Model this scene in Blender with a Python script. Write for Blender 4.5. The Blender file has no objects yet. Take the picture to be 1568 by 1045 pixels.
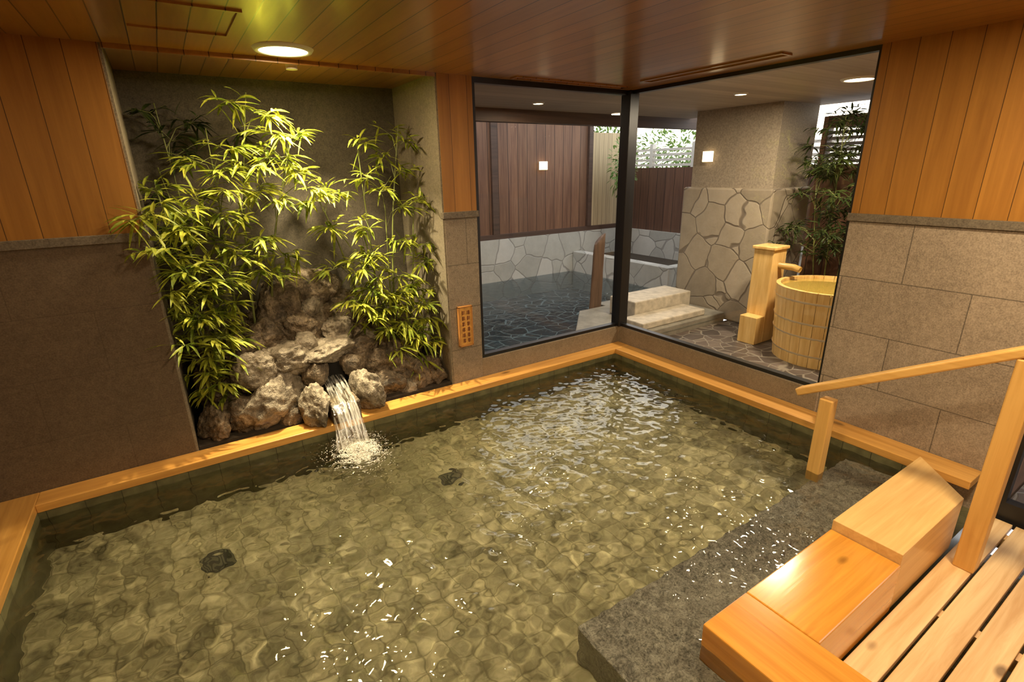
import bpy, bmesh, math, random
import numpy as np
from mathutils import Vector, Matrix, noise
random.seed(7); RS=np.random.RandomState(5)
sc=bpy.context.scene
COL=sc.collection
# ---------------------------------------------------------------- node helpers
class NT:
    def __init__(s,name):
        s.m=bpy.data.materials.new(name); s.m.use_nodes=True
        s.t=s.m.node_tree; s.t.nodes.clear()
        s.out=s.t.nodes.new('ShaderNodeOutputMaterial')
    def n(s,typ,ins=None,**kw):
        nd=s.t.nodes.new('ShaderNode'+typ)
        for k,v in kw.items(): setattr(nd,k,v)
        if ins:
            for k,v in ins.items(): s.set(nd.inputs[k],v)
        return nd
    def set(s,sock,v):
        if isinstance(v,bpy.types.NodeSocket): s.t.links.new(v,sock)
        else:
            if isinstance(v,(tuple,list)) and len(v)==3 and sock.type=='RGBA': v=(*v,1)
            sock.default_value=v
    def math(s,op,a,b=0.0,c=0.0):
        nd=s.n('Math',operation=op); s.set(nd.inputs[0],a); s.set(nd.inputs[1],b); s.set(nd.inputs[2],c); return nd.outputs[0]
    def mix(s,f,a,b,mode='MIX'):
        nd=s.n('MixRGB',blend_type=mode); s.set(nd.inputs[0],f); s.set(nd.inputs[1],a); s.set(nd.inputs[2],b); return nd.outputs[0]
    def pos(s):
        return s.n('NewGeometry').outputs['Position']
    def mapv(s,v,sc=(1,1,1),loc=(0,0,0)):
        return s.n('Mapping',{'Vector':v,'Scale':sc,'Location':loc}).outputs[0]
    def noise(s,v,scale,detail=3,rough=.55,dist=0):
        return s.n('TexNoise',{'Vector':v,'Scale':scale,'Detail':detail,'Roughness':rough,'Distortion':dist}).outputs['Fac']
    def ramp(s,f,pts,interp='LINEAR'):
        nd=s.n('ValToRGB'); s.set(nd.inputs[0],f); cr=nd.color_ramp; cr.interpolation=interp
        while len(cr.elements)<len(pts): cr.elements.new(.5)
        for e,(p,c) in zip(cr.elements,pts):
            e.position=p; e.color=(*c,1) if len(c)==3 else c
        return nd.outputs[0]
    def bump(s,h,st=.3,d=.01,normal=None):
        nd=s.n('Bump',{'Height':h,'Strength':st,'Distance':d})
        if normal: s.set(nd.inputs['Normal'],normal)
        return nd.outputs[0]
    def pbr(s,col,rough=.5,normal=None,**kw):
        p=s.n('BsdfPrincipled',{'Base Color':col,'Roughness':rough})
        if normal: s.set(p.inputs['Normal'],normal)
        for k,v in kw.items(): s.set(p.inputs[k],v)
        s.t.links.new(p.outputs[0],s.out.inputs[0]); return s.m
    def fin(s,sh):
        s.t.links.new(sh,s.out.inputs[0]); return s.m

def wood(name,c1,c2,grain='X',plank=None,pw=.1,rough=.45,groove=.035,knots=0.0,coat=0.0,var=.25,poff=0.0,groovec=.25,bst=.3):
    T=NT(name); P=T.pos()
    s={'X':(1.2,22,22),'Y':(22,1.2,22),'Z':(22,22,1.2)}[grain]
    sep=T.n('SeparateXYZ',{0:P})
    if plank:
        u=T.math('ADD',T.math('DIVIDE',sep.outputs[plank],pw),poff)
        idx=T.math('FLOOR',u); fr=T.math('FRACT',u)
        wn=T.n('TexWhiteNoise',{'W':idx},noise_dimensions='1D')
        rnd=wn.outputs['Value']
        off=T.n('CombineXYZ',{0:T.math('MULTIPLY',rnd,7.),1:T.math('MULTIPLY',rnd,13.),2:T.math('MULTIPLY',rnd,5.)}).outputs[0]
        PP=T.n('VectorMath',{0:P,1:off},operation='ADD').outputs[0]
    else: PP=P
    g=T.noise(T.mapv(PP,s),1.6,4,.6,.6)
    g2=T.noise(T.mapv(PP,tuple(x*.25 for x in s)),1.2,2,.5,1.2)
    f=T.math('ADD',T.math('MULTIPLY',g,.6),T.math('MULTIPLY',g2,.4))
    col=T.ramp(f,[(.32,c2),(.62,c1)])
    if knots>0:
        vo=T.n('TexVoronoi',{'Vector':T.mapv(PP,{'X':(2.2,4.5,4.5),'Y':(4.5,2.2,4.5),'Z':(4.5,4.5,2.2)}[grain]),'Scale':1.0})
        k=T.ramp(vo.outputs['Distance'],[(.05,(1,1,1)),(.11,(0,0,0))])
        col=T.mix(T.math('MULTIPLY',k,knots),col,tuple(x*.3 for x in c2))
    h=T.math('MULTIPLY',g,.5)
    if plank:
        b=T.math('ADD',T.math('MULTIPLY',rnd,var),1-var/2)
        col=T.mix(1.0,col,T.n('CombineColor',{0:b,1:b,2:b}).outputs[0],'MULTIPLY')
        e=T.math('LESS_THAN',T.math('MINIMUM',fr,T.math('SUBTRACT',1.,fr)),groove/2)
        col=T.mix(e,col,tuple(x*groovec for x in c2))
    nm=T.bump(h,bst,.002)
    kw={}
    if coat: kw={'Coat Weight':coat,'Coat Roughness':.15}
    return T.pbr(col,rough,nm,**kw)

def granite(name,c1,c2,axis=None,rough=.55,u0=1.10,z0=-.056,bw=.6,bh=.312,joint=.4,jw=.0028):
    T=NT(name); P=T.pos()
    a=T.noise(P,140,2,.7); b=T.noise(P,38,3,.7); c=T.noise(P,3,2,.5)
    f=T.math('ADD',T.math('MULTIPLY',a,.5),T.math('ADD',T.math('MULTIPLY',b,.3),T.math('MULTIPLY',c,.2)))
    col=T.ramp(f,[(.38,c2),(.5,tuple((x+y)/2 for x,y in zip(c1,c2))),(.62,c1)])
    h=a
    if axis:
        sep=T.n('SeparateXYZ',{0:P})
        v=T.n('CombineXYZ',{0:T.math('SUBTRACT',sep.outputs[axis],u0-6.),1:T.math('SUBTRACT',sep.outputs['Z'],z0-bh*4),2:0.}).outputs[0]
        br=T.n('TexBrick',{'Vector':v,'Color1':(.96,.96,.96),'Color2':(1.04,1.04,1.04),'Mortar':(joint,joint,joint),'Scale':1.,'Mortar Size':jw,'Mortar Smooth':.2,'Bias':0.,'Brick Width':bw,'Row Height':bh})
        col=T.mix(1.,col,br.outputs['Color'],'MULTIPLY')
        h=T.math('SUBTRACT',T.math('MULTIPLY',a,.3),T.math('MULTIPLY',br.outputs['Fac'],.6))
    return T.pbr(col,rough,T.bump(h,.3,.003))

def flag(name,cols,joint,scale=3.2,rough=.6,jw=.03,bumpd=.02):
    T=NT(name); P=T.pos()
    W=T.n('VectorMath',{0:P,1:T.n('VectorMath',{0:T.n('TexNoise',{'Vector':P,'Scale':2.5}).outputs['Color'],1:(.15,.15,.15)},operation='MULTIPLY').outputs[0]},operation='ADD').outputs[0]
    v1=T.n('TexVoronoi',{'Vector':W,'Scale':scale})
    v2=T.n('TexVoronoi',{'Vector':W,'Scale':scale},feature='DISTANCE_TO_EDGE')
    sepc=T.n('SeparateColor',{0:v1.outputs['Color']})
    n1=T.noise(P,9,4,.65)
    base=T.ramp(T.math('ADD',T.math('MULTIPLY',sepc.outputs[0],.5),T.math('MULTIPLY',n1,.5)),[(.2,cols[0]),(.5,cols[1]),(.8,cols[2])])
    e=T.ramp(v2.outputs['Distance'],[(jw*.5,(1,1,1)),(jw*1.3,(0,0,0))])
    col=T.mix(e,base,joint)
    h=T.math('SUBTRACT',T.math('MULTIPLY',n1,.4),T.math('MULTIPLY',e,.5))
    return T.pbr(col,rough,T.bump(h,.5,bumpd))

def plain(name,col,rough=.5,metal=0,nscale=0,**kw):
    T=NT(name)
    c=col
    nm=None
    if nscale:
        f=T.noise(T.pos(),nscale,4,.6)
        c=T.ramp(f,[(.3,tuple(x*.7 for x in col)),(.7,tuple(min(1,x*1.2) for x in col))])
        nm=T.bump(f,.25,.004)
    return T.pbr(c,rough,nm,**{'Metallic':metal,**kw})
def emis(name,col,st):
    T=NT(name); return T.fin(T.n('Emission',{'Color':col,'Strength':st}).outputs[0])

# ---------------------------------------------------------------- materials
M_hin=wood('hinoki_curb',(.72,.38,.095),(.48,.21,.04),'X',rough=.3,knots=.8,coat=.3)
M_hinY=wood('hinoki_curb_y',(.66,.35,.09),(.45,.21,.04),'Y',rough=.3,knots=.8,coat=.3)
M_slab=wood('hinoki_slab',(.76,.36,.055),(.52,.20,.025),'X',rough=.2,knots=.9,coat=.6)
M_slabY=wood('hinoki_slab_y',(.72,.32,.05),(.50,.19,.025),'Y',rough=.2,knots=.9,coat=.6)
M_slab2=wood('hinoki_slab_pale',(.82,.54,.21),(.64,.36,.12),'X',rough=.35,knots=.6,coat=.2)
M_deck=wood('deck_boards',(.84,.60,.31),(.60,.35,.14),'X',rough=.5,knots=.9)
M_wallw=wood('wall_boards_x',(.40,.18,.030),(.29,.12,.018),'Z','X',.125,.4,.024,var=.2)
M_wallwY=wood('wall_boards_y',(.40,.18,.030),(.29,.12,.018),'Z','Y',.125,.4,.024,var=.2)
M_ceil=wood('ceiling_boards',(.36,.165,.035),(.27,.115,.022),'Y','X',.105,.32,.045,var=.2,coat=.45,groovec=.2,bst=.12)
M_rail=wood('rail_wood',(.76,.46,.14),(.60,.32,.08),'Y',rough=.4,knots=.3)
M_railZ=wood('rail_wood_z',(.76,.46,.14),(.60,.32,.08),'Z',rough=.4,knots=.3)
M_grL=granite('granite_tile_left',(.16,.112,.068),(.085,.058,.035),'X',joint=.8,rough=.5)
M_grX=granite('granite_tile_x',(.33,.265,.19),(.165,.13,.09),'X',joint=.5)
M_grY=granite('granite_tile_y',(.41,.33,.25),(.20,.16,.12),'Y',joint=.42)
M_trim=granite('granite_trim',(.20,.165,.12),(.09,.07,.05),None,.5)
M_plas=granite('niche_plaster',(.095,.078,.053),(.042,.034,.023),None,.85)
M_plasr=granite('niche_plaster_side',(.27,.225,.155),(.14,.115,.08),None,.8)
M_sill=granite('granite_sill',(.30,.235,.16),(.17,.13,.085),None,.4)
M_step=granite('black_granite_step',(.38,.36,.31),(.06,.057,.048),None,.3)
def painted_caustics_floor():
    T=NT('pool_floor_stone_caustics'); P=T.pos()
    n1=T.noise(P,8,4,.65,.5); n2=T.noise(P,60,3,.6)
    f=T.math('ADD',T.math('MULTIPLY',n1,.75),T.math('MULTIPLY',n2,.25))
    col=T.ramp(f,[(.36,(.25,.23,.125)),(.5,(.47,.43,.25)),(.62,(.67,.62,.39))])  # light and dark blotches painted into the stone colour imitate caustic light patches
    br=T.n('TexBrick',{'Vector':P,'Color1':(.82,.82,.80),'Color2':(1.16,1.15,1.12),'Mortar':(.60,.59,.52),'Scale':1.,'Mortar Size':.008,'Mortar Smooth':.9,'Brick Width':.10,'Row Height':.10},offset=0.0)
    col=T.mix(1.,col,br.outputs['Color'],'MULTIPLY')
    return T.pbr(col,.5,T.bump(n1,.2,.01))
M_pf=painted_caustics_floor()
def poolwall():
    T=NT('pool_wall_tile'); P=T.pos()
    sep=T.n('SeparateXYZ',{0:P}); u=T.math('ADD',sep.outputs[0],sep.outputs[1])
    fr=T.math('FRACT',T.math('DIVIDE',u,.15)); e=T.math('LESS_THAN',fr,.025)
    n1=T.noise(P,12,3,.6)
    col=T.ramp(n1,[(.35,(.085,.08,.038)),(.65,(.155,.145,.07))])
    return T.pbr(T.mix(e,col,(.04,.037,.02)),.35)
M_pw=poolwall()
M_black=plain('black_frame',(.012,.012,.013),.35)
M_dark=plain('spout_shade',(.006,.005,.004),.9)
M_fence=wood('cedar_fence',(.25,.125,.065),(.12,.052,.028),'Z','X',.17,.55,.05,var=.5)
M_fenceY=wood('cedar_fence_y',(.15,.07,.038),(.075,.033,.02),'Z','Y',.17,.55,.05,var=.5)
M_pale=wood('pale_panel',(.62,.47,.27),(.46,.33,.18),'Z','X',.09,.6,.05)
M_eave=wood('eave_wood',(.10,.055,.035),(.05,.028,.018),'X',rough=.6)
M_soff=wood('soffit_boards',(.42,.345,.27),(.34,.27,.21),'X','Y',.15,.6,.02,groovec=.6)
M_flagw=flag('flagstone_pale',((.42,.405,.35),(.54,.52,.45),(.64,.61,.54)),(.36,.34,.30),2.6,.6,.02)
M_flagb=flag('flagstone_beige',((.24,.20,.145),(.34,.285,.205),(.41,.35,.265)),(.18,.145,.105),3.0,.65,.018,bumpd=.03)
M_flagd=flag('outdoor_bath_floor',((.012,.028,.034),(.025,.045,.055),(.04,.07,.085)),(.34,.40,.40),4.5,.5,.03)
M_peb=flag('pebble_floor',((.05,.04,.035),(.09,.07,.06),(.15,.12,.10)),(.22,.19,.15),7,.35,.04)
M_wst=plain('pale_step_stone',(.50,.44,.34),.55,nscale=12)
M_pave=plain('paving_stone',(.22,.205,.165),.6,nscale=9)
M_plout=plain('outdoor_plaster',(.32,.265,.195),.85,nscale=60)
def tubw():
    T=NT('tub_stave_wood'); P=T.pos()
    g=T.noise(T.mapv(P,(18,18,1.5)),1.5,3,.6)
    return T.pbr(T.ramp(g,[(.35,(.66,.40,.12)),(.65,(.84,.57,.22))]),.35,None,**{'Coat Weight':.3})
M_tub=tubw()
M_hoop=plain('copper_hoop',(.85,.74,.52),.4,.2)
M_lampw=emis('lamp_glow',(1,.80,.50),18)
M_lampo=emis('outdoor_lamp_glow',(1,.78,.5),16)
M_scon=emis('sconce_glow',(1,.74,.42),3.2)
M_white=plain('lamp_rim_white',(.7,.65,.55),.4)
def rockmat(name,c1,c2,c3):
    T=NT(name); P=T.pos()
    n1=T.noise(P,9,5,.7,.6); n2=T.noise(P,50,3,.7)
    f=T.math('ADD',T.math('MULTIPLY',n1,.6),T.math('MULTIPLY',n2,.4))
    col=T.ramp(f,[(.38,c1),(.5,c2),(.64,c3)])
    return T.pbr(col,.6,T.bump(f,1.0,.03))
M_rock=rockmat('volcanic_rock',(.04,.029,.017),(.13,.095,.058),(.34,.26,.17))
M_rock2=rockmat('grey_rock',(.10,.08,.055),(.23,.19,.135),(.42,.36,.27))
M_soil=plain('niche_soil',(.05,.035,.02),.95,nscale=25)
def leafmat(name,c1,c2):
    T=NT(name); 
    wn=T.n('TexWhiteNoise',{'Vector':T.n('VectorMath',{0:T.pos(),1:(.06,.06,.06)},operation='SNAP').outputs[0]},noise_dimensions='3D')
    col=T.mix(wn.outputs['Value'],c1,c2)
    p=T.n('BsdfPrincipled',{'Base Color':col,'Roughness':.5,'Specular IOR Level':.25})
    tr=T.n('BsdfTranslucent',{'Color':col})
    mx=T.n('MixShader',{0:.3,1:p.outputs[0],2:tr.outputs[0]})
    return T.fin(mx.outputs[0])
M_leaf=leafmat('bamboo_leaf',(.12,.175,.015),(.44,.45,.05))
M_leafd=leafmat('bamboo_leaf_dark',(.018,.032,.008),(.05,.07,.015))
M_leafo=leafmat('garden_leaf',(.10,.20,.04),(.25,.36,.10))
M_culm=plain('bamboo_culm',(.16,.18,.05),.4,nscale=20)
def glasspane():
    T=NT('window_glass')
    fr=T.n('Fresnel',{'IOR':1.45})
    mx=T.n('MixShader',{0:T.math('MULTIPLY',fr.outputs[0],.8),1:T.n('BsdfTransparent',{'Color':(.96,.97,.97)}).outputs[0],2:T.n('BsdfGlossy',{'Color':(1,1,1),'Roughness':.0}).outputs[0]})
    return T.fin(mx.outputs[0])
M_glass=glasspane()
def waterthin(name,tint,bsc,bst):
    T=NT(name); P=T.pos()
    nm=T.bump(T.noise(P,bsc,3,.5,.5),bst,.03)
    fr=T.n('Fresnel',{'IOR':1.33,'Normal':nm})
    mx=T.n('MixShader',{0:fr.outputs[0],1:T.n('BsdfTransparent',{'Color':tint}).outputs[0],2:T.n('BsdfGlossy',{'Color':(1,1,1),'Roughness':.02,'Normal':nm}).outputs[0]})
    return T.fin(mx.outputs[0])
M_wout=waterthin('outdoor_water',(.58,.68,.70),9,.3)
M_wtub=plain('tub_water',(.42,.29,.06),.08,**{'Coat Weight':.5})
T=NT('bath_water'); M_water=T.fin(T.n('BsdfGlass',{'Color':(.97,.98,.94),'Roughness':0.0,'IOR':1.33}).outputs[0])
def fallmat():
    T=NT('falling_water'); P=T.pos()
    s=T.noise(T.mapv(P,(70,6,6)),1.0,3,.6,.5)
    w=T.ramp(s,[(.42,(0,0,0)),(.62,(1,1,1))])
    nm=T.bump(s,.8,.02)
    g=T.n('BsdfGlossy',{'Color':(1,1,1),'Roughness':.08,'Normal':nm})
    tr=T.n('BsdfTransparent',{'Color':(.92,.93,.9)})
    d=T.n('BsdfPrincipled',{'Base Color':(.85,.83,.76),'Roughness':.25,'Normal':nm})
    a=T.n('MixShader',{0:.25,1:tr.outputs[0],2:g.outputs[0]})
    return T.fin(T.n('MixShader',{0:T.math('MULTIPLY',w,.5),1:a.outputs[0],2:d.outputs[0]}).outputs[0])
M_fall=fallmat()
T=NT('foam'); M_foam=T.fin(T.n('MixShader',{0:.55,1:T.n('BsdfTransparent',{'Color':(1,1,1)}).outputs[0],2:T.n('BsdfPrincipled',{'Base Color':(.92,.88,.80),'Roughness':.12}).outputs[0]}).outputs[0])

# ---------------------------------------------------------------- mesh helpers
def empty(name,loc=(0,0,0)):
    o=bpy.data.objects.new(name,None); o.location=loc; COL.objects.link(o); o.empty_display_size=.1; return o
def setparent(o,p):
    if p is not None:
        o.parent=p; o.matrix_parent_inverse=Matrix.Translation(-Vector(p.location))
def fromverts(name,vs,fs,mat,parent=None,smooth=False,bevel=0,origin=True):
    vs=np.array(vs,float)
    c=(vs.min(0)+vs.max(0))/2 if origin else np.zeros(3)
    me=bpy.data.meshes.new(name); me.from_pydata((vs-c).tolist(),[],fs); me.update()
    o=bpy.data.objects.new(name,me); o.location=c; COL.objects.link(o)
    for m in (mat if isinstance(mat,list) else [mat]): me.materials.append(m)
    if smooth: me.polygons.foreach_set('use_smooth',[True]*len(me.polygons))
    if bevel:
        b=o.modifiers.new('bev','BEVEL'); b.width=bevel; b.segments=2; b.limit_method='ANGLE'
    setparent(o,parent); return o
BF=[(0,3,2,1),(4,5,6,7),(0,1,5,4),(1,2,6,5),(2,3,7,6),(3,0,4,7)]
def bv(x0,x1,y0,y1,z0,z1):
    return [(x0,y0,z0),(x1,y0,z0),(x1,y1,z0),(x0,y1,z0),(x0,y0,z1),(x1,y0,z1),(x1,y1,z1),(x0,y1,z1)]
def box(name,x0,x1,y0,y1,z0,z1,mat,parent=None,bevel=0):
    return fromverts(name,bv(x0,x1,y0,y1,z0,z1),BF,mat,parent,bevel=bevel)
def boxes(name,lst,mat,parent=None,bevel=0):
    vs=[];fs=[]
    for b in lst:
        k=len(vs); vs+=bv(*b); fs+=[tuple(i+k for i in f) for f in BF]
    return fromverts(name,vs,fs,mat,parent,bevel=bevel)
def prism(name,poly,z0,z1,mat,parent=None,bevel=0):
    n=len(poly); vs=[(x,y,z0) for x,y in poly]+[(x,y,z1) for x,y in poly]
    fs=[tuple(range(n))[::-1],tuple(range(n,2*n))]+[(i,(i+1)%n,n+(i+1)%n,n+i) for i in range(n)]
    return fromverts(name,vs,fs,mat,parent,bevel=bevel)
def quad(name,pts,mat,parent=None):
    return fromverts(name,pts,[(0,1,2,3)],mat,parent)
def tubegeo(path,rads,seg=8,cap=True):
    vs=[];fs=[]; P=[Vector(p) for p in path]
    if not hasattr(rads,'__len__'): rads=[rads]*len(P)
    for i,p in enumerate(P):
        d=(P[min(i+1,len(P)-1)]-P[max(i-1,0)]).normalized()
        a=Vector((0,0,1)) if abs(d.z)<.9 else Vector((1,0,0))
        u=d.cross(a).normalized(); w=d.cross(u)
        for k in range(seg):
            an=2*math.pi*k/seg; vs.append(tuple(p+rads[i]*(math.cos(an)*u+math.sin(an)*w)))
    for i in range(len(P)-1):
        for k in range(seg):
            a=i*seg+k;b=i*seg+(k+1)%seg; fs.append((a,b,b+seg,a+seg))
    if cap: fs.append(tuple(range(seg))); fs.append(tuple(range((len(P)-1)*seg,len(P)*seg))[::-1])
    return vs,fs
def cyl(name,x,y,z0,z1,r,mat,parent=None,seg=40,r2=None,smooth=True):
    vs,fs=tubegeo([(x,y,z0),(x,y,z1)],[r,r if r2 is None else r2],seg)
    o=fromverts(name,vs,fs,mat,parent)
    if smooth:
        for p in o.data.polygons:
            if len(p.vertices)==4: p.use_smooth=True
    return o
# ---------------------------------------------------------------- camera
yaw,pit,rol=.57646,.32362,.01958
F=Vector((math.sin(yaw)*math.cos(pit),math.cos(yaw)*math.cos(pit),-math.sin(pit)))
R0=Vector((math.cos(yaw),-math.sin(yaw),0)); D0=F.cross(R0)
R=math.cos(rol)*R0+math.sin(rol)*D0; D=-math.sin(rol)*R0+math.cos(rol)*D0
cam=bpy.data.cameras.new('camera'); co=bpy.data.objects.new('camera',cam); COL.objects.link(co)
m=Matrix((( R.x,-D.x,-F.x,0),(R.y,-D.y,-F.y,0),(R.z,-D.z,-F.z,1.5),(0,0,0,1)))
co.matrix_world=m; cam.sensor_width=36; cam.lens=779.1/1568*36; cam.clip_start=.02
sc.camera=co
# ---------------------------------------------------------------- room shell
CZ=2.08; YB=3.17; XR=3.22; TZ=1.20
NX0,NX1,NY=-.11,1.53,3.89
prism('ceiling',[(-2.4,-2.6),(3.28,-2.6),(3.28,3.25),(1.79,3.25),(1.79,3.95),(-2.4,3.95)],CZ,CZ+.08,M_ceil)
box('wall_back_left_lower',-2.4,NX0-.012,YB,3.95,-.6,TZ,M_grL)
box('wall_back_left_upper',-2.4,NX0-.012,YB,3.95,TZ,CZ,M_wallw)
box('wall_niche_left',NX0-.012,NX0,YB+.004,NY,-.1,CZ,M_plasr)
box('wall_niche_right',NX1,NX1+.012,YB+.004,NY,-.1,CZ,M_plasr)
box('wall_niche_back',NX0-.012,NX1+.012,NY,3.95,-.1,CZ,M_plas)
box('wall_pier_lower',NX1+.012,1.79,YB,3.95,-.6,TZ,M_grX)
box('wall_pier_upper',NX1+.012,1.79,YB,3.95,TZ,CZ,M_wallw)
box('wall_right_lower',XR,3.5,.55,1.415,-.6,TZ,M_grY)
box('wall_right_upper',XR,3.5,.55,1.415,TZ,CZ,M_wallwY)
box('trim_1',-2.4,NX0+.006,YB-.016,YB+.03,TZ,TZ+.042,M_trim,bevel=.003)
box('trim_2',NX1-.004,1.80,YB-.016,YB+.03,TZ,TZ+.042,M_trim,bevel=.003)
box('trim_3',XR-.016,XR+.05,.55,1.425,TZ-.005,TZ+.037,M_trim,bevel=.003)
box('trim_4',NX0,NX1,YB-.005,YB+.02,CZ-.022,CZ,M_ceil)
box('wall_left',-2.5,-2.4,-2.6,3.95,-.6,CZ,M_wallwY)
box('wall_front',-2.5,3.5,-2.7,-2.6,-.6,CZ,M_wallw)
box('wall_right_front',XR,3.5,-2.6,-.7,-.6,CZ,M_wallwY)
prism('trim_5',[(1.79,YB),(XR,YB),(XR,1.415),(XR+.12,1.415),(XR+.12,YB+.12),(1.79,YB+.12)],-.3,.145,M_sill,bevel=.004)
w=empty('window_1',(2.5,3.2,1.1))
quad('glass_pane',[(1.80,3.205,.15),(3.22,3.205,.15),(3.22,3.205,2.06),(1.80,3.205,2.06)],M_glass,w)
boxes('frame',[(1.79,1.815,3.18,3.23,.145,2.08),(1.815,3.2,3.18,3.23,.145,.17),(1.815,3.2,3.18,3.23,2.045,2.08)],M_black,w)
box('corner_post',3.20,3.30,3.15,3.25,.145,2.08,M_black,w,.004)
w=empty('window_2',(3.25,2.3,1.1))
quad('glass_pane',[(3.25,3.15,.15),(3.25,1.415,.15),(3.25,1.415,2.06),(3.25,3.15,2.06)],M_glass,w)
boxes('frame',[(3.23,3.28,1.415,1.43,.145,2.08),(3.23,3.28,1.43,3.15,.145,.17),(3.23,3.28,1.43,3.15,2.055,2.08)],M_black,w)
w=empty('door_1',(3.27,0,.9))
boxes('frame',[(3.24,3.30,.46,.55,-.25,2.08),(3.24,3.30,-.7,-.62,-.25,2.08),(3.24,3.30,-.62,.46,-.25,-.13),(3.24,3.30,-.62,.46,2.0,2.08)],M_black,w)
quad('glass_pane',[(3.27,.46,-.13),(3.27,-.62,-.13),(3.27,-.62,2.0),(3.27,.46,2.0)],M_glass,w)
# ---------------------------------------------------------------- bath shell
WZ=-.085; FZ=-.45
XL,XI,YI,YF,YE,LX0,LX1=-.81,3.05,3.03,.785,-.6,1.275,1.53
sb_=empty('sunken_bath',(1,1.2,0))
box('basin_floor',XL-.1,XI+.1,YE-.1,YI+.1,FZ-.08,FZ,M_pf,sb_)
box('side_back',XL-.12,XI+.12,YI,YB-.002,FZ,-.045,M_pw,sb_)
box('side_left',XL-.12,XL,YE,YI,FZ,-.045,M_pw,sb_)
box('side_right',XI,XR-.002,YF,YI,FZ,-.045,M_pw,sb_)
box('side_front',LX0,XR-.002,.54,YF,FZ,-.23,M_pw,sb_)
box('side_leg',LX0,LX1-.02,YE,.54,FZ,-.23,M_pw,sb_)
box('side_end',XL-.12,LX1,YE-.12,YE,FZ,-.045,M_pw,sb_)
box('curb_back',XL,XR-.003,YI,YB-.003,-.045,0,M_hin,sb_,.004)
box('curb_left',XL-.15,XL,YE,YB-.003,-.045,0,M_hinY,sb_,.004)
box('curb_right',XI,XR-.003,.57,YI-.001,-.045,0,M_hinY,sb_,.004)
box('curb_end',XL-.15,LX0,YE-.15,YE,-.045,0,M_hin,sb_,.004)
box('low_slab',LX1-.004,2.142,.52,YF,-.23,0,M_slab,sb_,.005)
box('leg_slab',LX0,LX1-.006,YE,YF,-.23,0,M_slabY,sb_,.005)
prism('high_slab',[(2.144,.525),(2.78,.525),(3.035,.78),(3.035,.785),(2.144,.785)],-.23,.045,M_slab2,sb_,.006)
prism('under_step',[(1.0,YE),(LX0,YE),(LX0,YF),(XI,YF),(XI,1.12),(1.0,1.12)],FZ,-.19,M_step,sb_,bevel=.006)
M_steel=plain('drain_steel',(.20,.185,.11),.4,.1)
for i,(dx,dy) in enumerate(((1.13,2.48),(-.13,2.48))):
    cyl('drain_ring_%d'%i,dx,dy,FZ,FZ+.006,.075,plain('drain_dark',(.08,.075,.045),.5),sb_)
    boxes('drain_grate_%d'%i,[(dx-.055+k*.022,dx-.043+k*.022,dy-.045,dy+.045,FZ+.006,FZ+.012) for k in range(6)],M_steel,sb_)
dk=empty('slatted_deck',(2.4,-.5,-.22))
for i in range(26):
    y1=.512-i*.118
    box('plank_%d'%i,LX1+.004,3.215,y1-.106,y1,-.25,-.22,M_deck,dk,.003)
boxes('joist',[(x,x+.05,-2.5,.5,-.31,-.25) for x in (1.6,2.3,3.1)],M_deck,dk)
box('floor',-2.5,3.5,-2.6,3.16,-.66,-.6,M_step)
box('floor_left',-2.4,XL-.15,-2.6,YB-.002,-.6,-.02,M_step)
# ---------------------------------------------------------------- handrail
hr=empty('handrail',(2.68,.8,0))
box('post_1',2.65,2.715,1.085,1.15,-.19,.345,M_railZ,hr,.006)
box('post_2',2.645,2.72,.40,.475,-.22,.77,M_railZ,hr,.006)
d=Vector((0,-.80,.456)); n=Vector((0,.456,.80)).normalized()*.02
a=Vector((0,1.27,.335)); b=a+d*1.02; c=b+Vector((0,-.5,0))
vs=[]
for p in (a,b,c):
    for sx in (2.645,2.72):
        for s in (-1,1):
            nn=n if p is not c else Vector((0,0,.02))
            vs.append((sx,p.y+s*nn.y,p.z+s*nn.z))
fs=[(0,1,3,2),(0,4,5,1),(2,3,7,6),(1,5,7,3),(0,2,6,4),(4,8,9,5),(6,7,11,10),(5,9,11,7),(4,6,10,8),(8,10,11,9)]
fromverts('top_rail',vs,fs,M_rail,hr,bevel=.007)
box('post_3',2.65,2.715,-.12,-.05,-.22,.79,M_railZ,hr,.006)
# ---------------------------------------------------------------- water surface (real ripples)
def wave_h(X,Y):
    h=np.zeros_like(X)
    for i in range(70):
        lam=.044*(1.0+2.6*RS.rand()**1.8); th=RS.rand()*2*np.pi; k=2*np.pi/lam
        wx=.12*np.sin(X*2.1+i)+.1*np.sin(Y*1.7+i*2)
        h+= .0032*lam*np.sin(k*(np.cos(th)*X+np.sin(th)*Y)+RS.rand()*7+wx*5)
    r=np.hypot(X-.675,Y-2.80); 
    h*=(1-.35*np.exp(-((X-2.3)**2+(Y-2.1)**2)/1.0))*(1+.30*np.exp(-((X-.1)**2+(Y-1.4)**2)/.9))
    h+= .0022*np.exp(-r/.5)*np.sin(2*np.pi*r/.075)*(r>.03)
    for i in range(20):
        lam=.038+.05*RS.rand(); th=RS.rand()*2*np.pi; k=2*np.pi/lam
        h+=.0018*np.exp(-r/.24)*np.sin(k*(np.cos(th)*X+np.sin(th)*Y)+i)
    return h
st=.0085
nx=int((XI-XL)/st)+1; ny=int((YI-YE)/st)+1
xs=np.linspace(XL,XI,nx); ys=np.linspace(YE,YI,ny)
GX,GY=np.meshgrid(xs,ys); H=WZ+wave_h(GX,GY)
vs=np.stack([GX.ravel(),GY.ravel(),H.ravel()],1)
fs=[]
for j in range(ny-1):
    for i in range(nx-1):
        if xs[i]>LX0-.006 and ys[j]<YF-.006: continue
        k=j*nx+i; fs.append((k,k+1,k+nx+1,k+nx))
used=np.zeros(len(vs),bool); used[np.array(fs).ravel()]=True
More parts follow.
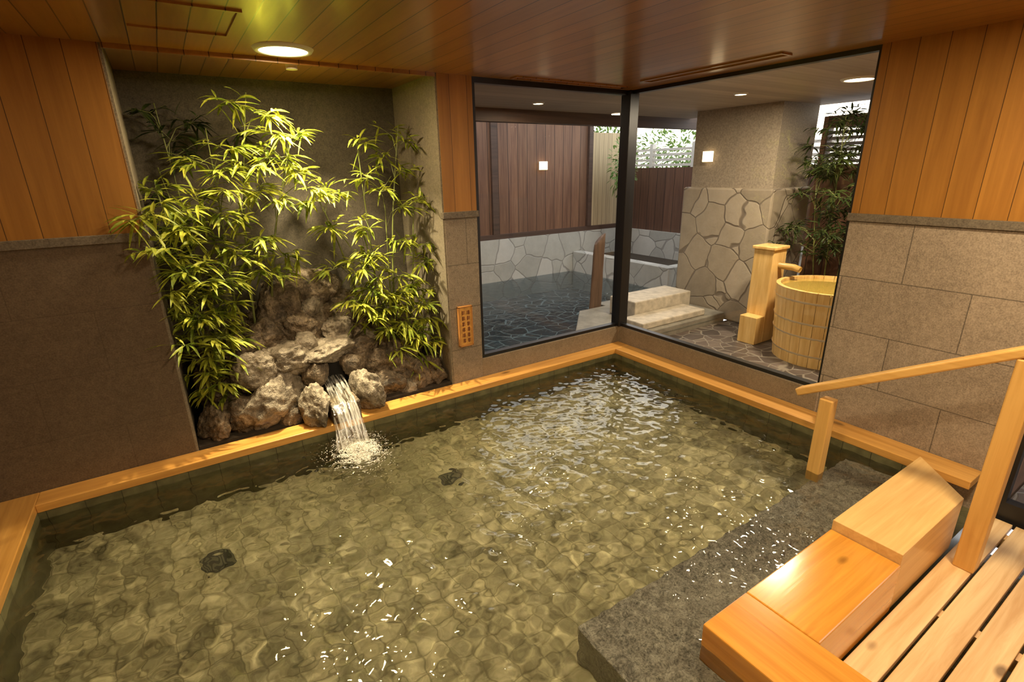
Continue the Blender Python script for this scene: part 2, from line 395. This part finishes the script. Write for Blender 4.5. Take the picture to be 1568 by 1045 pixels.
remap=np.cumsum(used)-1; vs=vs[used]; fs=[tuple(int(remap[i]) for i in f) for f in fs]
wo=fromverts('bath_water',vs,fs,M_water,sb_,smooth=True)
wo.cycles.is_caustics_caster=True
for nme in ('basin_floor','under_step','side_back','side_left','side_right'):
    bpy.data.objects[nme].cycles.is_caustics_receiver=True
# ---------------------------------------------------------------- rocks
def rock(name,c,r,seed,mat,parent,sub=5,cuts=8,bound=False):
    bm=bmesh.new(); bmesh.ops.create_icosphere(bm,subdivisions=sub,radius=1)
    rd=random.Random(seed); off=Vector((seed*3.1,seed*1.7,seed*.9))
    pl=[]
    for i in range(cuts):
        pl.append((Vector((rd.gauss(0,1),rd.gauss(0,1),rd.gauss(0,1))).normalized(),rd.uniform(.58,.9)))
    az=rd.uniform(-.4,.4); ca,sa=math.cos(az),math.sin(az)
    for v in bm.verts:
        p=v.co.copy()
        for nn,dd in pl:
            q=p.dot(nn)
            if q>dd: p-=nn*(q-dd)*.85
        q=p*1.6+off
        rg=1-abs(noise.noise(q*2.0))*2
        s=.96+.18*noise.noise(q)+.08*rg+.10*noise.noise(q*3.1)+.06*abs(noise.noise(q*6.5))+.035*noise.noise(q*13)
        p*=s*1.08
        x,y,z=p.x*r[0],p.y*r[1],p.z*r[2]
        x,y=x*ca-y*sa,x*sa+y*ca
        if bound:
            X=c[0]+x; Y=c[1]+y
            X=min(max(X,NX0+.004),NX1-.004); Y=min(Y,NY-.004); x=X-c[0]; y=Y-c[1]
            if c[2]+z<.002: z=.002-c[2]
        v.co=Vector((x,y,z))
    me=bpy.data.meshes.new(name); bm.to_mesh(me); bm.free()
    o=bpy.data.objects.new(name,me); o.location=c; COL.objects.link(o)
    me.materials.append(mat); me.polygons.foreach_set('use_smooth',[True]*len(me.polygons))
    setparent(o,parent); return o
rp=empty('rock_waterfall',(.7,3.4,0))
RK=[((.26,3.32,.36),(.12,.11,.12),1),((.35,3.30,.14),(.20,.14,.18),0),((.46,3.40,.38),(.19,.14,.12),1),((.72,3.38,.375),(.20,.15,.085),1),
((.555,3.15,.10),(.085,.14,.14),1),((.885,3.16,.12),(.075,.14,.17),1),((.93,3.42,.32),(.15,.13,.12),0),((.15,3.30,.09),(.10,.09,.12),0),
((.0,3.32,.07),(.10,.13,.12),0),((.08,3.5,.22),(.16,.16,.2),0),((.50,3.66,.60),(.17,.15,.22),0),((.74,3.74,.72),(.20,.13,.17),0),((.62,3.55,.50),(.15,.12,.12),0),
((1.06,3.62,.43),(.17,.15,.15),0),((1.15,3.43,.22),(.2,.16,.18),0),((1.34,3.36,.09),(.17,.14,.14),0),((1.09,3.31,.08),(.13,.11,.11),0),((1.32,3.65,.3),(.2,.18,.2),0),
((.32,3.6,.42),(.2,.18,.22),0),((.9,3.7,.5),(.2,.16,.25),0),((.3,3.75,.2),(.35,.12,.4),0),((.75,3.72,.3),(.5,.14,.4),0),((1.3,3.75,.15),(.2,.12,.35),0),((.42,3.22,.04),(.08,.06,.08),0),((1.22,3.27,.04),(.09,.07,.07),1),((1.45,3.28,.05),(.06,.08,.07),0),((.98,3.27,.05),(.07,.07,.08),0),
((.60,3.30,.28),(.08,.08,.10),0),((.85,3.33,.27),(.07,.08,.09),0),((.60,3.42,.45),(.10,.08,.07),1),((.84,3.50,.47),(.11,.10,.09),1),((.38,3.5,.52),(.09,.09,.10),0),((1.02,3.45,.36),(.08,.08,.09),1),((1.2,3.55,.42),(.09,.09,.11),0),((.7,3.62,.60),(.10,.09,.10),1),((.2,3.42,.50),(.09,.09,.10),0)]
for i,(c,r,k) in enumerate(RK): rock('rock_%d'%i,c,r,i+3,M_rock2 if (k or i==1) else M_rock,rp,sub=5 if max(r)>.1 else 4,bound=True)
box('soil_bed',NX0+.002,NX1-.002,YB+.02,NY-.002,-.1,.01,M_soil,rp)
box('spout_shade_box',.64,.80,3.33,3.36,.16,.33,M_dark,rp)  # near-black box stands in for the shade inside the spout opening
prism('chute_stone',[(.62,3.02),(.80,3.02),(.80,3.33),(.62,3.33)],.002,.13,M_rock,rp,.01)
path=[(.715,3.33,.205,.065),(.71,3.2,.18,.068),(.70,3.1,.155,.072),(.695,3.02,.135,.075),(.69,2.96,.09,.08),(.685,2.90,.02,.088),(.68,2.86,-.05,.098),(.678,2.84,-.10,.11)]
vs=[];fs=[];nw=25
pp=[]
for i in range(len(path)-1):
    for s in range(6):
        t=s/6; pp.append([path[i][k]*(1-t)+path[i+1][k]*t for k in range(4)])
pp.append(list(path[-1]))
for i,(x,y,z,w2) in enumerate(pp):
    for j in range(nw):
        u=j/(nw-1)*2-1
        nz=noise.noise(Vector((u*9,i*.12,3)))*.022
        vs.append((x+u*w2,y+nz*.8-(.012*(1-u*u)),z+nz+ .012*(1-u*u)))
for i in range(len(pp)-1):
    for j in range(nw-1):
        k=i*nw+j; fs.append((k,k+1,k+nw+1,k+nw))
fromverts('water_sheet',vs,fs,M_fall,rp,smooth=True)
vs=[];fs=[]
bmt=bmesh.new(); bmesh.ops.create_icosphere(bmt,subdivisions=1,radius=1); bmt.verts.ensure_lookup_table()
iv=[v.co.copy() for v in bmt.verts]; iff=[tuple(v.index for v in f.verts) for f in bmt.faces]
for i in range(5200):
    an=random.uniform(0,6.28); rr=abs(random.gauss(0,.10)); s=random.uniform(.0008,.0030)*(1.4-min(rr*4,.9))
    hz=random.random()**2*.05*max(0,1-rr*8)
    c=Vector((.69+math.cos(an)*rr*1.0,2.77+math.sin(an)*rr*1.3,WZ+.001+hz))
    el=random.uniform(1.5,5.0) if hz<.01 else 1.3; ax=an+1.57+random.gauss(0,.5); cx,sx=math.cos(ax),math.sin(ax)
    k=len(vs)
    for v in iv:
        a_,b_=v.x*el,v.y
        vs.append(tuple(c+Vector((a_*cx-b_*sx,a_*sx+b_*cx,v.z*.8))*s))
    fs+=[tuple(q+k for q in f) for f in iff]
fromverts('foam_droplets',vs,fs,M_foam,rp,smooth=True)
# ---------------------------------------------------------------- bamboo
def clampn(p):
    x,y,z=p
    y=min(y,NY-.01); z=min(z,CZ-.04)
    if y>3.14:
        if x<NX0+.008:
            if (NX0+.008-x)<(y-3.14): x=NX0+.008
            else: y=3.14
        elif x>NX1-.008:
            if (x-NX1+.008)<(y-3.14): x=NX1-.008
            else: y=3.14
    return (x,y,z)
def leaf(vs,fs,p,d,L,W,clamp,rd):
    d=d.normalized(); up=Vector((0,0,1))
    s=d.cross(up); 
    if s.length<.1: s=Vector((1,0,0))
    s.normalize(); s=(s+Vector((0,0,rd.uniform(-.6,.6)))).normalized()
    nrm=s.cross(d).normalized()
    k=len(vs); prof=[(0,.12),(.25,.9),(.55,1.0),(.8,.55),(1,.0)]
    dr=rd.uniform(.15,.45); nv=[]
    for t,wd in prof:
        c=p+d*L*t+Vector((0,0,-1))*L*dr*t*t
        for sg in (-1,0,1):
            q=c+s*W*.5*wd*sg+nrm*(0 if sg==0 else W*.12*wd)
            nv.append(clamp(tuple(q)))
    if max((Vector(nv[i])-Vector(nv[i+3])).length for i in range(12))>L*.5: return
    vs+=nv
    for i in range(4):
        for j in range(2):
            a=k+i*3+j; fs.append((a,a+1,a+4,a+3))
def bamboo(name,culms,sprays,nleaf,mleaf,clamp,L=(.08,.15),W=.018,seed=1,spread=.08):
    rd=random.Random(seed)
    base=culms[0][0]; e=empty(name,base)
    cv=[];cf=[];pts=[]
    for (b,t,bend) in culms:
        b=Vector(b);t=Vector(t);path=[];rads=[]
        for i in range(29):
            s=i/28; p=b.lerp(t,s)+Vector(bend)*math.sin(s*math.pi)*.5
            path.append(p); r=.009*(1-.75*s)+(.0015 if i%4==0 else 0); rads.append(r); pts.append(p)
        v,f=tubegeo(path,rads,7); k=len(cv); cv+=v; cf+=[tuple(q+k for q in ff) for ff in f]
    lv=[];lf=[]
    for sp in sprays:
        c=Vector(sp[:3]); nl=int(nleaf*(sp[3] if len(sp)>3 else 1))
        a=min(pts,key=lambda q:(q-(c-Vector((0,0,.12)))).length)
        mid=a.lerp(c,.5)+Vector((0,0,.04))
        v,f=tubegeo([a,mid,c],[.003,.0022,.0014],5); k=len(cv); cv+=[clamp(q) for q in v]; cf+=[tuple(q+k for q in ff) for ff in f]
        out=(c-a); out.z*=.3
        if out.length<.01: out=Vector((rd.gauss(0,1),rd.gauss(0,1),0))
        out.normalize()
        for tw in range(5):
            ta=rd.uniform(0,6.28)
            td=(out*.6+Vector((math.cos(ta),math.sin(ta),rd.uniform(-.45,.45)))).normalized()
            tl=rd.uniform(.4,1.2)*spread*1.5
            tip=c+td*tl
            v,f=tubegeo([c,tip],[.0013,.0008],4); k=len(cv); cv+=[clamp(q) for q in v]; cf+=[tuple(q+k for q in ff) for ff in f]
            for l in range(max(3,nl//5)):
                s=rd.uniform(.15,1.0); p=c.lerp(tip,s)
                ang=rd.uniform(0,6.28)
                dd=td*.7+Vector((math.cos(ang),math.sin(ang),rd.uniform(-.65,.35)))*.85
                leaf(lv,lf,p,dd,rd.uniform(*L),W*rd.uniform(.75,1.2),clamp,rd)
    fromverts('culms',cv,cf,M_culm,e,smooth=True)
    fromverts('leaves',lv,lf,mleaf,e,smooth=False)
S1=[(.55,3.45,1.82),(.69,3.45,1.70),(.42,3.45,1.88),(.34,3.45,1.64),(.2,3.4,1.57),(.62,3.4,1.60),(-.03,3.3,1.43),(-.09,3.06,1.32,.8),(.14,3.4,1.39),(.3,3.35,1.42),(.46,3.4,1.42),(.69,3.45,1.52),(.75,3.4,1.41),
(.2,3.35,1.12),(0,3.3,1.22),(-.06,3.05,1.16,.7),(-.03,3.25,.92),(.21,3.35,.94),(0,3.3,.72),(.15,3.35,.64),(.02,3.3,.5),(.12,3.35,.42),(.03,3.32,.30),(.44,3.45,1.15),(.54,3.45,1.02),(.39,3.45,.95),(.07,3.3,1.03),(.1,3.45,.8),(-.03,3.4,.6),(.3,3.45,1.25),(.1,3.6,1.25,.8),(.25,3.4,.78),
(.05,3.25,1.32),(.1,3.3,1.15),(.0,3.3,1.08),(.3,3.4,1.05),(.08,3.3,.86),(.2,3.4,.55),(.0,3.3,.82),(.1,3.3,.55),(.08,3.28,.34,.7),(.0,3.3,.4),(.22,3.4,1.3),(.55,3.4,1.35,.7),(.13,3.35,.72),(.05,3.4,.2,.6),
(-.02,3.15,1.38,.8),(.0,3.2,1.02),(-.03,3.2,.62,.7),(.45,3.4,1.55),(.3,3.4,1.52),(.6,3.4,1.72,.7),(.05,3.2,1.25),(.12,3.25,.95),(.05,3.25,.75),(.1,3.25,.62),(.4,3.4,1.08),(.5,3.4,.93,.7)]
C1=[((.12,3.5,.1),(.0,3.42,1.55),(.06,0,0)),((.33,3.55,.3),(.5,3.5,1.95),(-.1,0,0)),((.2,3.55,.2),(.26,3.45,1.75),(.04,0,0)),((.05,3.45,0.02),(-.03,3.28,1.45),(.05,0,0)),((.42,3.6,.4),(.72,3.48,1.75),(-.1,0,0)),((.0,3.4,0.02),(.03,3.35,1.0),(.03,0,0))]
bamboo('bamboo_plant',C1,S1,36,M_leaf,clampn,seed=3)
SD=[(0.02,3.75,1.85),(.2,3.75,1.8),(.08,3.7,1.6),(.0,3.7,1.4,.7),(.45,3.78,1.75,.7),(0.05,3.7,1.1,.6),(.1,3.75,1.7),(.0,3.7,1.2),(.1,3.65,.9)]
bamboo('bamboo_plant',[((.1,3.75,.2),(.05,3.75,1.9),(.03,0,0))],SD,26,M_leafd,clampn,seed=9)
S2=[(1.35,3.55,1.75,.7),(1.12,3.5,1.67),(1.43,3.5,1.70,.6),(1.14,3.45,1.47),(1.35,3.45,1.5),(.9,3.45,1.38),(.78,3.45,1.34),(1.3,3.4,1.27),(1.44,3.4,1.3),(.86,3.45,1.17),(1.1,3.4,1.15),(1.43,3.4,1.0),(.99,3.4,.88),(1.25,3.35,.82),(1.14,3.35,.7),(1.42,3.35,.7),(.94,3.4,.70),(1.27,3.32,.5),(1.42,3.32,.32),(1.17,3.35,.45),(1.40,3.32,.5),(.84,3.45,.9),(1.27,3.4,1.05),(1.45,3.4,.88),(1.03,3.35,.55),(1.3,3.35,.62),(1.2,3.3,.32),(1.05,3.4,1.0),(1.15,3.4,.95),(1.35,3.3,.2,.6),(1.05,3.35,.75),
(1.2,3.35,.6),(1.1,3.35,.6),(1.0,3.35,.66),(1.25,3.35,.7),(1.35,3.35,.75),(1.1,3.35,.82),(1.0,3.4,.95,.7),(1.22,3.32,.42),(1.32,3.3,.4),(1.38,3.3,.6),(1.1,3.3,.5,.7),(1.2,3.4,1.38,.7),(1.3,3.5,1.6,.6)]
C2=[((1.15,3.5,.3),(1.1,3.48,1.7),(.0,0,0)),((1.25,3.5,.25),(1.4,3.5,1.8),(-.08,0,0)),((1.05,3.55,.4),(.8,3.48,1.4),(.06,0,0)),((1.3,3.45,.2),(1.42,3.4,1.3),(.04,0,0)),((1.2,3.45,.2),(1.22,3.4,1.3),(0,0,0))]
bamboo('bamboo_plant',C2,S2,34,M_leaf,clampn,seed=5)
# ---------------------------------------------------------------- sign on pier
sg=empty('wooden_sign',(1.65,3.155,.43))
box('board',1.598,1.702,3.148,3.168,.29,.575,plain('sign_board',(.62,.32,.07),.5,nscale=30),sg,.003)
boxes('frame',[(1.594,1.602,3.142,3.168,.285,.58),(1.698,1.706,3.142,3.168,.285,.58),(1.594,1.706,3.142,3.168,.575,.583),(1.594,1.706,3.142,3.168,.282,.29)],plain('sign_frame',(.45,.2,.05),.5),sg)
rd=random.Random(4); st_=[]
for colx in (1.672,1.632):
    for r in range(6):
        z=.545-r*.042
        for k in range(3):
            zz=z-k*.009; st_.append((colx-.012+rd.random()*.004,colx+.010+rd.random()*.004,3.1455,3.149,zz-.002,zz+.002))
        xx=colx+rd.uniform(-.008,.008); st_.append((xx-.002,xx+.002,3.1455,3.149,z-.026,z+.006))
boxes('lettering',st_,plain('sign_ink',(.16,.035,.015),.6),sg)
# ---------------------------------------------------------------- ceiling fittings
def areal(name,loc,power,size,col=(1,.72,.40),rot=(0,0,0),parent=None,spread=None,caus=False):
    l=bpy.data.lights.new(name,'AREA'); l.shape='DISK'; l.size=size; l.energy=power; l.color=col
    if spread: l.spread=spread
    if caus: l.cycles.is_caustics_light=True
    o=bpy.data.objects.new(name,l); o.location=loc; o.rotation_euler=rot; COL.objects.link(o); setparent(o,parent); return o
def ring(name,x,y,z0,z1,r0,r1,mat,parent):
    vs=[];fs=[];N=48
    for k in range(N):
        a=2*math.pi*k/N
        for r,z in ((r0,z1),(r0,z0),(r1-.01,z0),(r1,z1)): vs.append((x+r*math.cos(a),y+r*math.sin(a),z))
    for k in range(N):
        for j in range(3):
            a=k*4+j;b=((k+1)%N)*4+j; fs.append((a,b,b+1,a+1))
    return fromverts(name,vs,fs,mat,parent,smooth=True)
for i,(x,y,pw) in enumerate(((.616,2.93,28),(.7,.7,35),(2.35,.2,40),(-1.3,-.4,14),(.6,-1.4,16))):  # first lamp is in view; the unseen ones behind the camera are added fill
    e=empty('ceiling_downlight_and_fill',(x,y,CZ))
    ring('rim',x,y,CZ-.014,CZ,.112,.14,M_white,e)
    cyl('diffuser',x,y,CZ-.008,CZ-.001,.112,M_lampw,e)
    areal('bulb',(x,y,CZ-.015),pw,.22,col=(1,.78,.48),parent=e,caus=i<3)
e=empty('niche_spotlight',(.7,3.30,CZ))
cyl('can',.72,3.28,CZ-.03,CZ,.03,M_white,e,seg=24)
areal('bulb',(.72,3.28,CZ-.035),38,.05,col=(1,.84,.52),rot=(math.radians(2),0,0),parent=e,spread=math.radians(100))
v=empty('ceiling_vent',(2.5,3.06,CZ))
boxes('slot_frame',[(2.05,3.06,3.035,3.05,CZ-.008,CZ),(2.05,3.06,3.10,3.115,CZ-.008,CZ),(2.05,2.065,3.05,3.10,CZ-.008,CZ),(3.045,3.06,3.05,3.10,CZ-.008,CZ)],M_ceil,v)
v=empty('ceiling_vent',(3.0,2.3,CZ))
boxes('slot_frame',[(2.93,2.945,1.78,2.8,CZ-.008,CZ),(3.02,3.035,1.78,2.8,CZ-.008,CZ),(2.945,3.02,1.78,1.795,CZ-.008,CZ),(2.945,3.02,2.785,2.8,CZ-.008,CZ)],M_ceil,v)
v=empty('ceiling_access_hatch',(.18,2.56,CZ))
boxes('hatch_frame',[(-.01,.37,2.76,2.775,CZ-.008,CZ),(-.01,.37,2.355,2.37,CZ-.008,CZ),(-.01,.005,2.37,2.76,CZ-.008,CZ),(.355,.37,2.37,2.76,CZ-.008,CZ)],M_ceil,v)
# ---------------------------------------------------------------- outdoor area
OW=-.10
box('outdoor_bath_floor',1.2,5.44,3.295,6.49,-.45,-.38,M_flagd)
quad('outdoor_bath_water',[(1.2,3.295,OW),(5.44,3.295,OW),(5.44,6.49,OW),(1.2,6.49,OW)],M_wout)
box('wall_outdoor_back_stone',1.0,6.6,6.5,6.7,-.45,.53,M_flagw)
box('fence_back',1.0,5.80,6.55,6.62,.53,2.45,M_fence)
box('fence_back_pale_panel',5.80,6.5,6.56,6.62,.53,2.05,M_pale)
boxes('fence_rail',[(1.0,6.5,6.51,6.55,.53,.60),(3.95,4.05,6.51,6.55,.6,2.45),(5.76,5.84,6.50,6.55,.6,2.45)],M_eave)
box('wall_outdoor_left',1.0,1.19,3.96,6.49,-.45,2.45,M_fenceY)
box('wall_outdoor_right_stone',6.5,6.7,3.0,6.49,-.45,.53,M_flagw)
box('fence_right',6.55,6.62,3.0,6.5,.53,1.5,M_fenceY)
boxes('fence_lattice',[(6.55,6.60,3.0,6.5,1.52+k*.075,1.555+k*.075) for k in range(4)]+[(6.54,6.61,y,y+.06,1.5,1.85) for y in (3.5,4.3,5.1,5.9)],plain('lattice_white',(.65,.6,.52),.6))
pl=empty('stone_planter',(5.9,5.4,.1))
boxes('rim',[(5.45,5.62,4.5,6.49,-.45,.22),(5.62,6.49,4.5,4.66,-.45,.22)],M_flagw,pl,.01)
box('soil',5.62,6.49,4.66,6.49,-.1,.12,M_soil,pl)
prism('outdoor_paving',[(3.345,3.305),(3.08,3.62),(3.75,4.33),(4.15,4.33),(4.15,4.49),(5.0,4.49),(5.0,3.305)],-.37,-.05,M_pave,None,.01)
box('outdoor_step',3.75,4.72,3.36,3.66,-.049,.02,M_wst,bevel=.012)
box('outdoor_step',3.95,4.85,3.665,4.05,-.049,.15,M_wst,bevel=.012)
box('floor_outdoor',3.34,6.5,.6,3.30,-.4,-.15,M_peb)
box('floor_outdoor_side',5.01,6.49,4.05,4.49,-.4,-.05,M_pave)
box('floor_behind_door',3.5,5.0,-2.6,.49,-.4,-.25,M_peb)
box('wall_behind_door',5.0,5.1,-2.6,.49,-.4,CZ,M_fenceY)
box('wall_outdoor_pillar_stone',5.03,5.74,2.95,4.04,-.15,1.28,M_flagb,bevel=.02)
box('wall_outdoor_pillar_plaster',5.09,5.74,3.0,3.98,1.28,CZ,M_plout)
box('wall_outdoor_side',5.75,5.85,.6,2.94,-.15,1.5,M_fenceY)
boxes('wall_outdoor_side_upper',[(5.75,5.85,.6,2.0,1.5,1.96),(5.75,5.85,2.88,2.94,1.5,1.96),(5.75,5.85,2.0,2.88,1.85,1.96)],M_fenceY)
lv=empty('louvre_window',(5.78,2.45,1.7))
boxes('slats',[(5.76,5.83,2.0,2.88,1.515+k*.055,1.545+k*.055) for k in range(6)],plain('louvre_slat',(.14,.13,.15),.5),lv)
box('outdoor_low_stone_wall',5.5,5.74,.62,2.94,-.15,.30,M_flagb,bevel=.01)
box('wall_outdoor_front',3.51,6.0,.5,.59,-.4,CZ,M_fence)
box('ceiling_outdoor_side',3.29,5.85,.6,3.26,CZ,CZ+.06,M_soff)
box('ceiling_outdoor_bath',1.80,5.75,3.262,4.6,CZ,CZ+.06,M_soff)
box('eave_beam',1.2,6.5,4.6,4.72,1.96,2.14,M_eave)
boxes('eave_rafters',[(x,x+.06,4.72,6.5,2.25,2.33) for x in (1.6,2.9,4.2,5.5)],M_eave)
pv=[];pf=[];N=14
for i in range(18):
    s=i/17
    for k in range(N):
        a=2*math.pi*k/N
        rx=.10*(1-.25*s)+.012*noise.noise(Vector((math.cos(a)*1.5,math.sin(a)*1.5,s*5)))
        ry=.035
        x=4.00+.09*s+rx*math.cos(a)+.02*math.sin(s*5); y=4.40+ry*math.sin(a)-.03*s; z=-.38+1.12*s+(.06*math.cos(a) if i==17 else 0)
        pv.append((x,y,z))
for i in range(17):
    for k in range(N):
        a=i*N+k;b=i*N+(k+1)%N; pf.append((a,b,b+N,a+N))
pf.append(tuple(range(17*N,18*N)))
fromverts('driftwood_post',pv,pf,wood('driftwood',(.17,.10,.06),(.07,.04,.025),'Z',rough=.7),smooth=True)
def sconce(x0,x1,y0,y1,z0,z1,c):
    e=empty('wall_sconce',c); box('shade',x0,x1,y0,y1,z0,z1,M_scon,e,.004); return e
e=sconce(4.79,4.91,6.47,6.53,1.50,1.62,(4.85,6.5,1.56))
box('backplate',4.80,4.90,6.53,6.55,1.51,1.61,M_black,e)
e=sconce(5.03,5.075,3.71,3.82,1.55,1.66,(5.05,3.76,1.6))
box('backplate',5.075,5.09,3.72,3.81,1.56,1.65,M_black,e)
for x,y,r,pw in ((4.32,2.01,.12,62),(4.22,2.88,.06,16),(3.0,4.1,.06,10)):
    e=empty('outdoor_downlight',(x,y,CZ))
    ring('rim',x,y,CZ-.012,CZ,r*.78,r,M_white,e)
    cyl('diffuser',x,y,CZ-.008,CZ-.001,r*.78,M_lampo,e)
    areal('bulb',(x,y,CZ-.02),pw,r*1.5,col=(1,.82,.58),parent=e)
tb=empty('wooden_barrel_tub',(4.70,2.10,-.15))
tx,ty=4.70,2.10; NS=30; vs=[];fs=[]
def rad(z): return .395+.045*(z+.15)/.65
for k in range(NS):
    a0=2*math.pi*(k+.02)/NS; a1=2*math.pi*(k+.98)/NS
    k0=len(vs)
    for z in (-.15,.505):
        for rr in (rad(z),rad(z)-.035):
            for a in (a0,(a0+a1)/2,a1):
                q=rr+(.002 if a not in(a0,a1) and rr==rad(z) else 0); vs.append((tx+q*math.cos(a),ty+q*math.sin(a),z))
    f=[(0,1,7,6),(1,2,8,7),(3,9,10,4),(4,10,11,5),(6,7,10,9),(7,8,11,10),(0,6,9,3),(2,5,11,8),(0,3,4,1),(1,4,5,2)]
    fs+=[tuple(i+k0 for i in q) for q in f]
fromverts('staves',vs,fs,M_tub,tb)
for i,z in enumerate((-.06,.10,.22,.40)):
    ring('hoop_%d'%i,tx,ty,z,z+.022,rad(z)-.002,rad(z)+.010,M_hoop,tb)
cyl('bottom',tx,ty,-.12,-.08,.37,M_tub,tb)
cyl('tub_water',tx,ty,.47,.48,.40,M_wtub,tb)
sb=empty('wooden_spout_box',(4.75,2.7,0))
box('tall_box',4.62,4.84,2.62,2.82,-.15,.75,M_tub,sb,.008)
box('cap',4.605,4.855,2.605,2.835,.75,.78,M_tub,sb,.006)
box('low_box',4.49,4.615,2.62,2.80,-.15,.12,M_tub,sb,.006)
vv,ff=tubegeo([(4.74,2.64,.60),(4.74,2.48,.60),(4.74,2.42,.585)],[.03,.03,.028],14)
fromverts('bamboo_pipe',vv,ff,plain('pipe_bamboo',(.45,.28,.08),.4),sb,smooth=True)
def noc(p): return (min(max(p[0],4.93),5.72),min(p[1],2.92),min(p[2],CZ-.03))
S3=[]
rd=random.Random(11)
for i in range(66):
    z=rd.uniform(.65,1.92); wd=.25*(1-abs(z-1.1)/1.25); S3.append((5.27+rd.gauss(0,wd*.7),min(2.80,2.48+rd.gauss(0,wd*.9)),z,1))
bamboo('bamboo_plant',[((5.3,2.45,.1),(5.25,2.5,1.9),(0,0,0)),((5.35,2.4,.1),(5.4,2.3,1.5),(0,0,0)),((5.25,2.5,.1),(5.15,2.6,1.2),(0,0,0))],S3,28,M_leafd,noc,seed=21,spread=.09)
cyl('plant_pot',5.3,2.45,-.15,.09,.12,plain('pot_clay',(.08,.05,.04),.5),None,r2=.15)
def shrub(name,c,r,n,mat,seed,L=.12,zb=-.3):
    rd=random.Random(seed); vs=[];fs=[]
    for i in range(n):
        v=Vector((rd.gauss(0,1),rd.gauss(0,1),rd.gauss(0,1))).normalized()*rd.random()**.4
        p=Vector((c[0]+v.x*r[0],c[1]+v.y*r[1],c[2]+v.z*r[2]))
        leaf(vs,fs,p,v+Vector((rd.uniform(-.6,.6),rd.uniform(-.6,.6),rd.uniform(-.4,.4))),L*rd.uniform(.6,1.3),L*.35,lambda q:q,rd)
    e=empty(name,(c[0],c[1],zb))
    fromverts('leaves',vs,fs,mat,e)
    cv=[];cf=[]
    for k in range(5):
        v,f=tubegeo([(c[0],c[1],zb),(c[0]+rd.uniform(-.1,.1),c[1]+rd.uniform(-.1,.1),c[2]-r[2]*.5),(c[0]+rd.uniform(-.5,.5)*r[0],c[1]+rd.uniform(-.5,.5)*r[1],c[2]+r[2]*.6)],[.03,.02,.008],6)
        q0=len(cv); cv+=v; cf+=[tuple(q+q0 for q in x) for x in f]
    fromverts('stems',cv,cf,plain('bark',(.08,.05,.03),.8),e,smooth=True)
shrub('garden_shrub',(7.6,6.0,1.7),(.6,1.6,.5),1500,M_leafo,31)
shrub('garden_shrub',(6.9,7.4,1.8),(.7,.5,.6),900,M_leafo,32)
shrub('garden_shrub',(6.1,6.1,1.5),(.20,.20,.45),300,M_leafo,33,.09,.12)
box('ground_garden',-1,12,6.71,14,-.5,-.3,M_soil)
box('ground_garden_side',6.71,12,0,6.7,-.5,-.3,M_soil)
# ---------------------------------------------------------------- world
wd=bpy.data.worlds.new('world'); sc.world=wd; wd.use_nodes=True
nt=wd.node_tree; nt.nodes.clear()
sky=nt.nodes.new('ShaderNodeTexSky'); sky.sky_type='NISHITA'; sky.sun_disc=False; sky.sun_elevation=math.radians(40); sky.sun_rotation=math.radians(60); sky.air_density=1.5; sky.dust_density=3
mx=nt.nodes.new('ShaderNodeMixRGB'); mx.inputs[0].default_value=.7; mx.inputs[2].default_value=(5,5,5,1)
bg=nt.nodes.new('ShaderNodeBackground'); bg.inputs[1].default_value=.55
ow=nt.nodes.new('ShaderNodeOutputWorld')
nt.links.new(sky.outputs[0],mx.inputs[1]); nt.links.new(mx.outputs[0],bg.inputs[0]); nt.links.new(bg.outputs[0],ow.inputs[0])
sc.view_settings.view_transform='Standard'
sc.view_settings.look='None'
sc.view_settings.exposure=-0.1
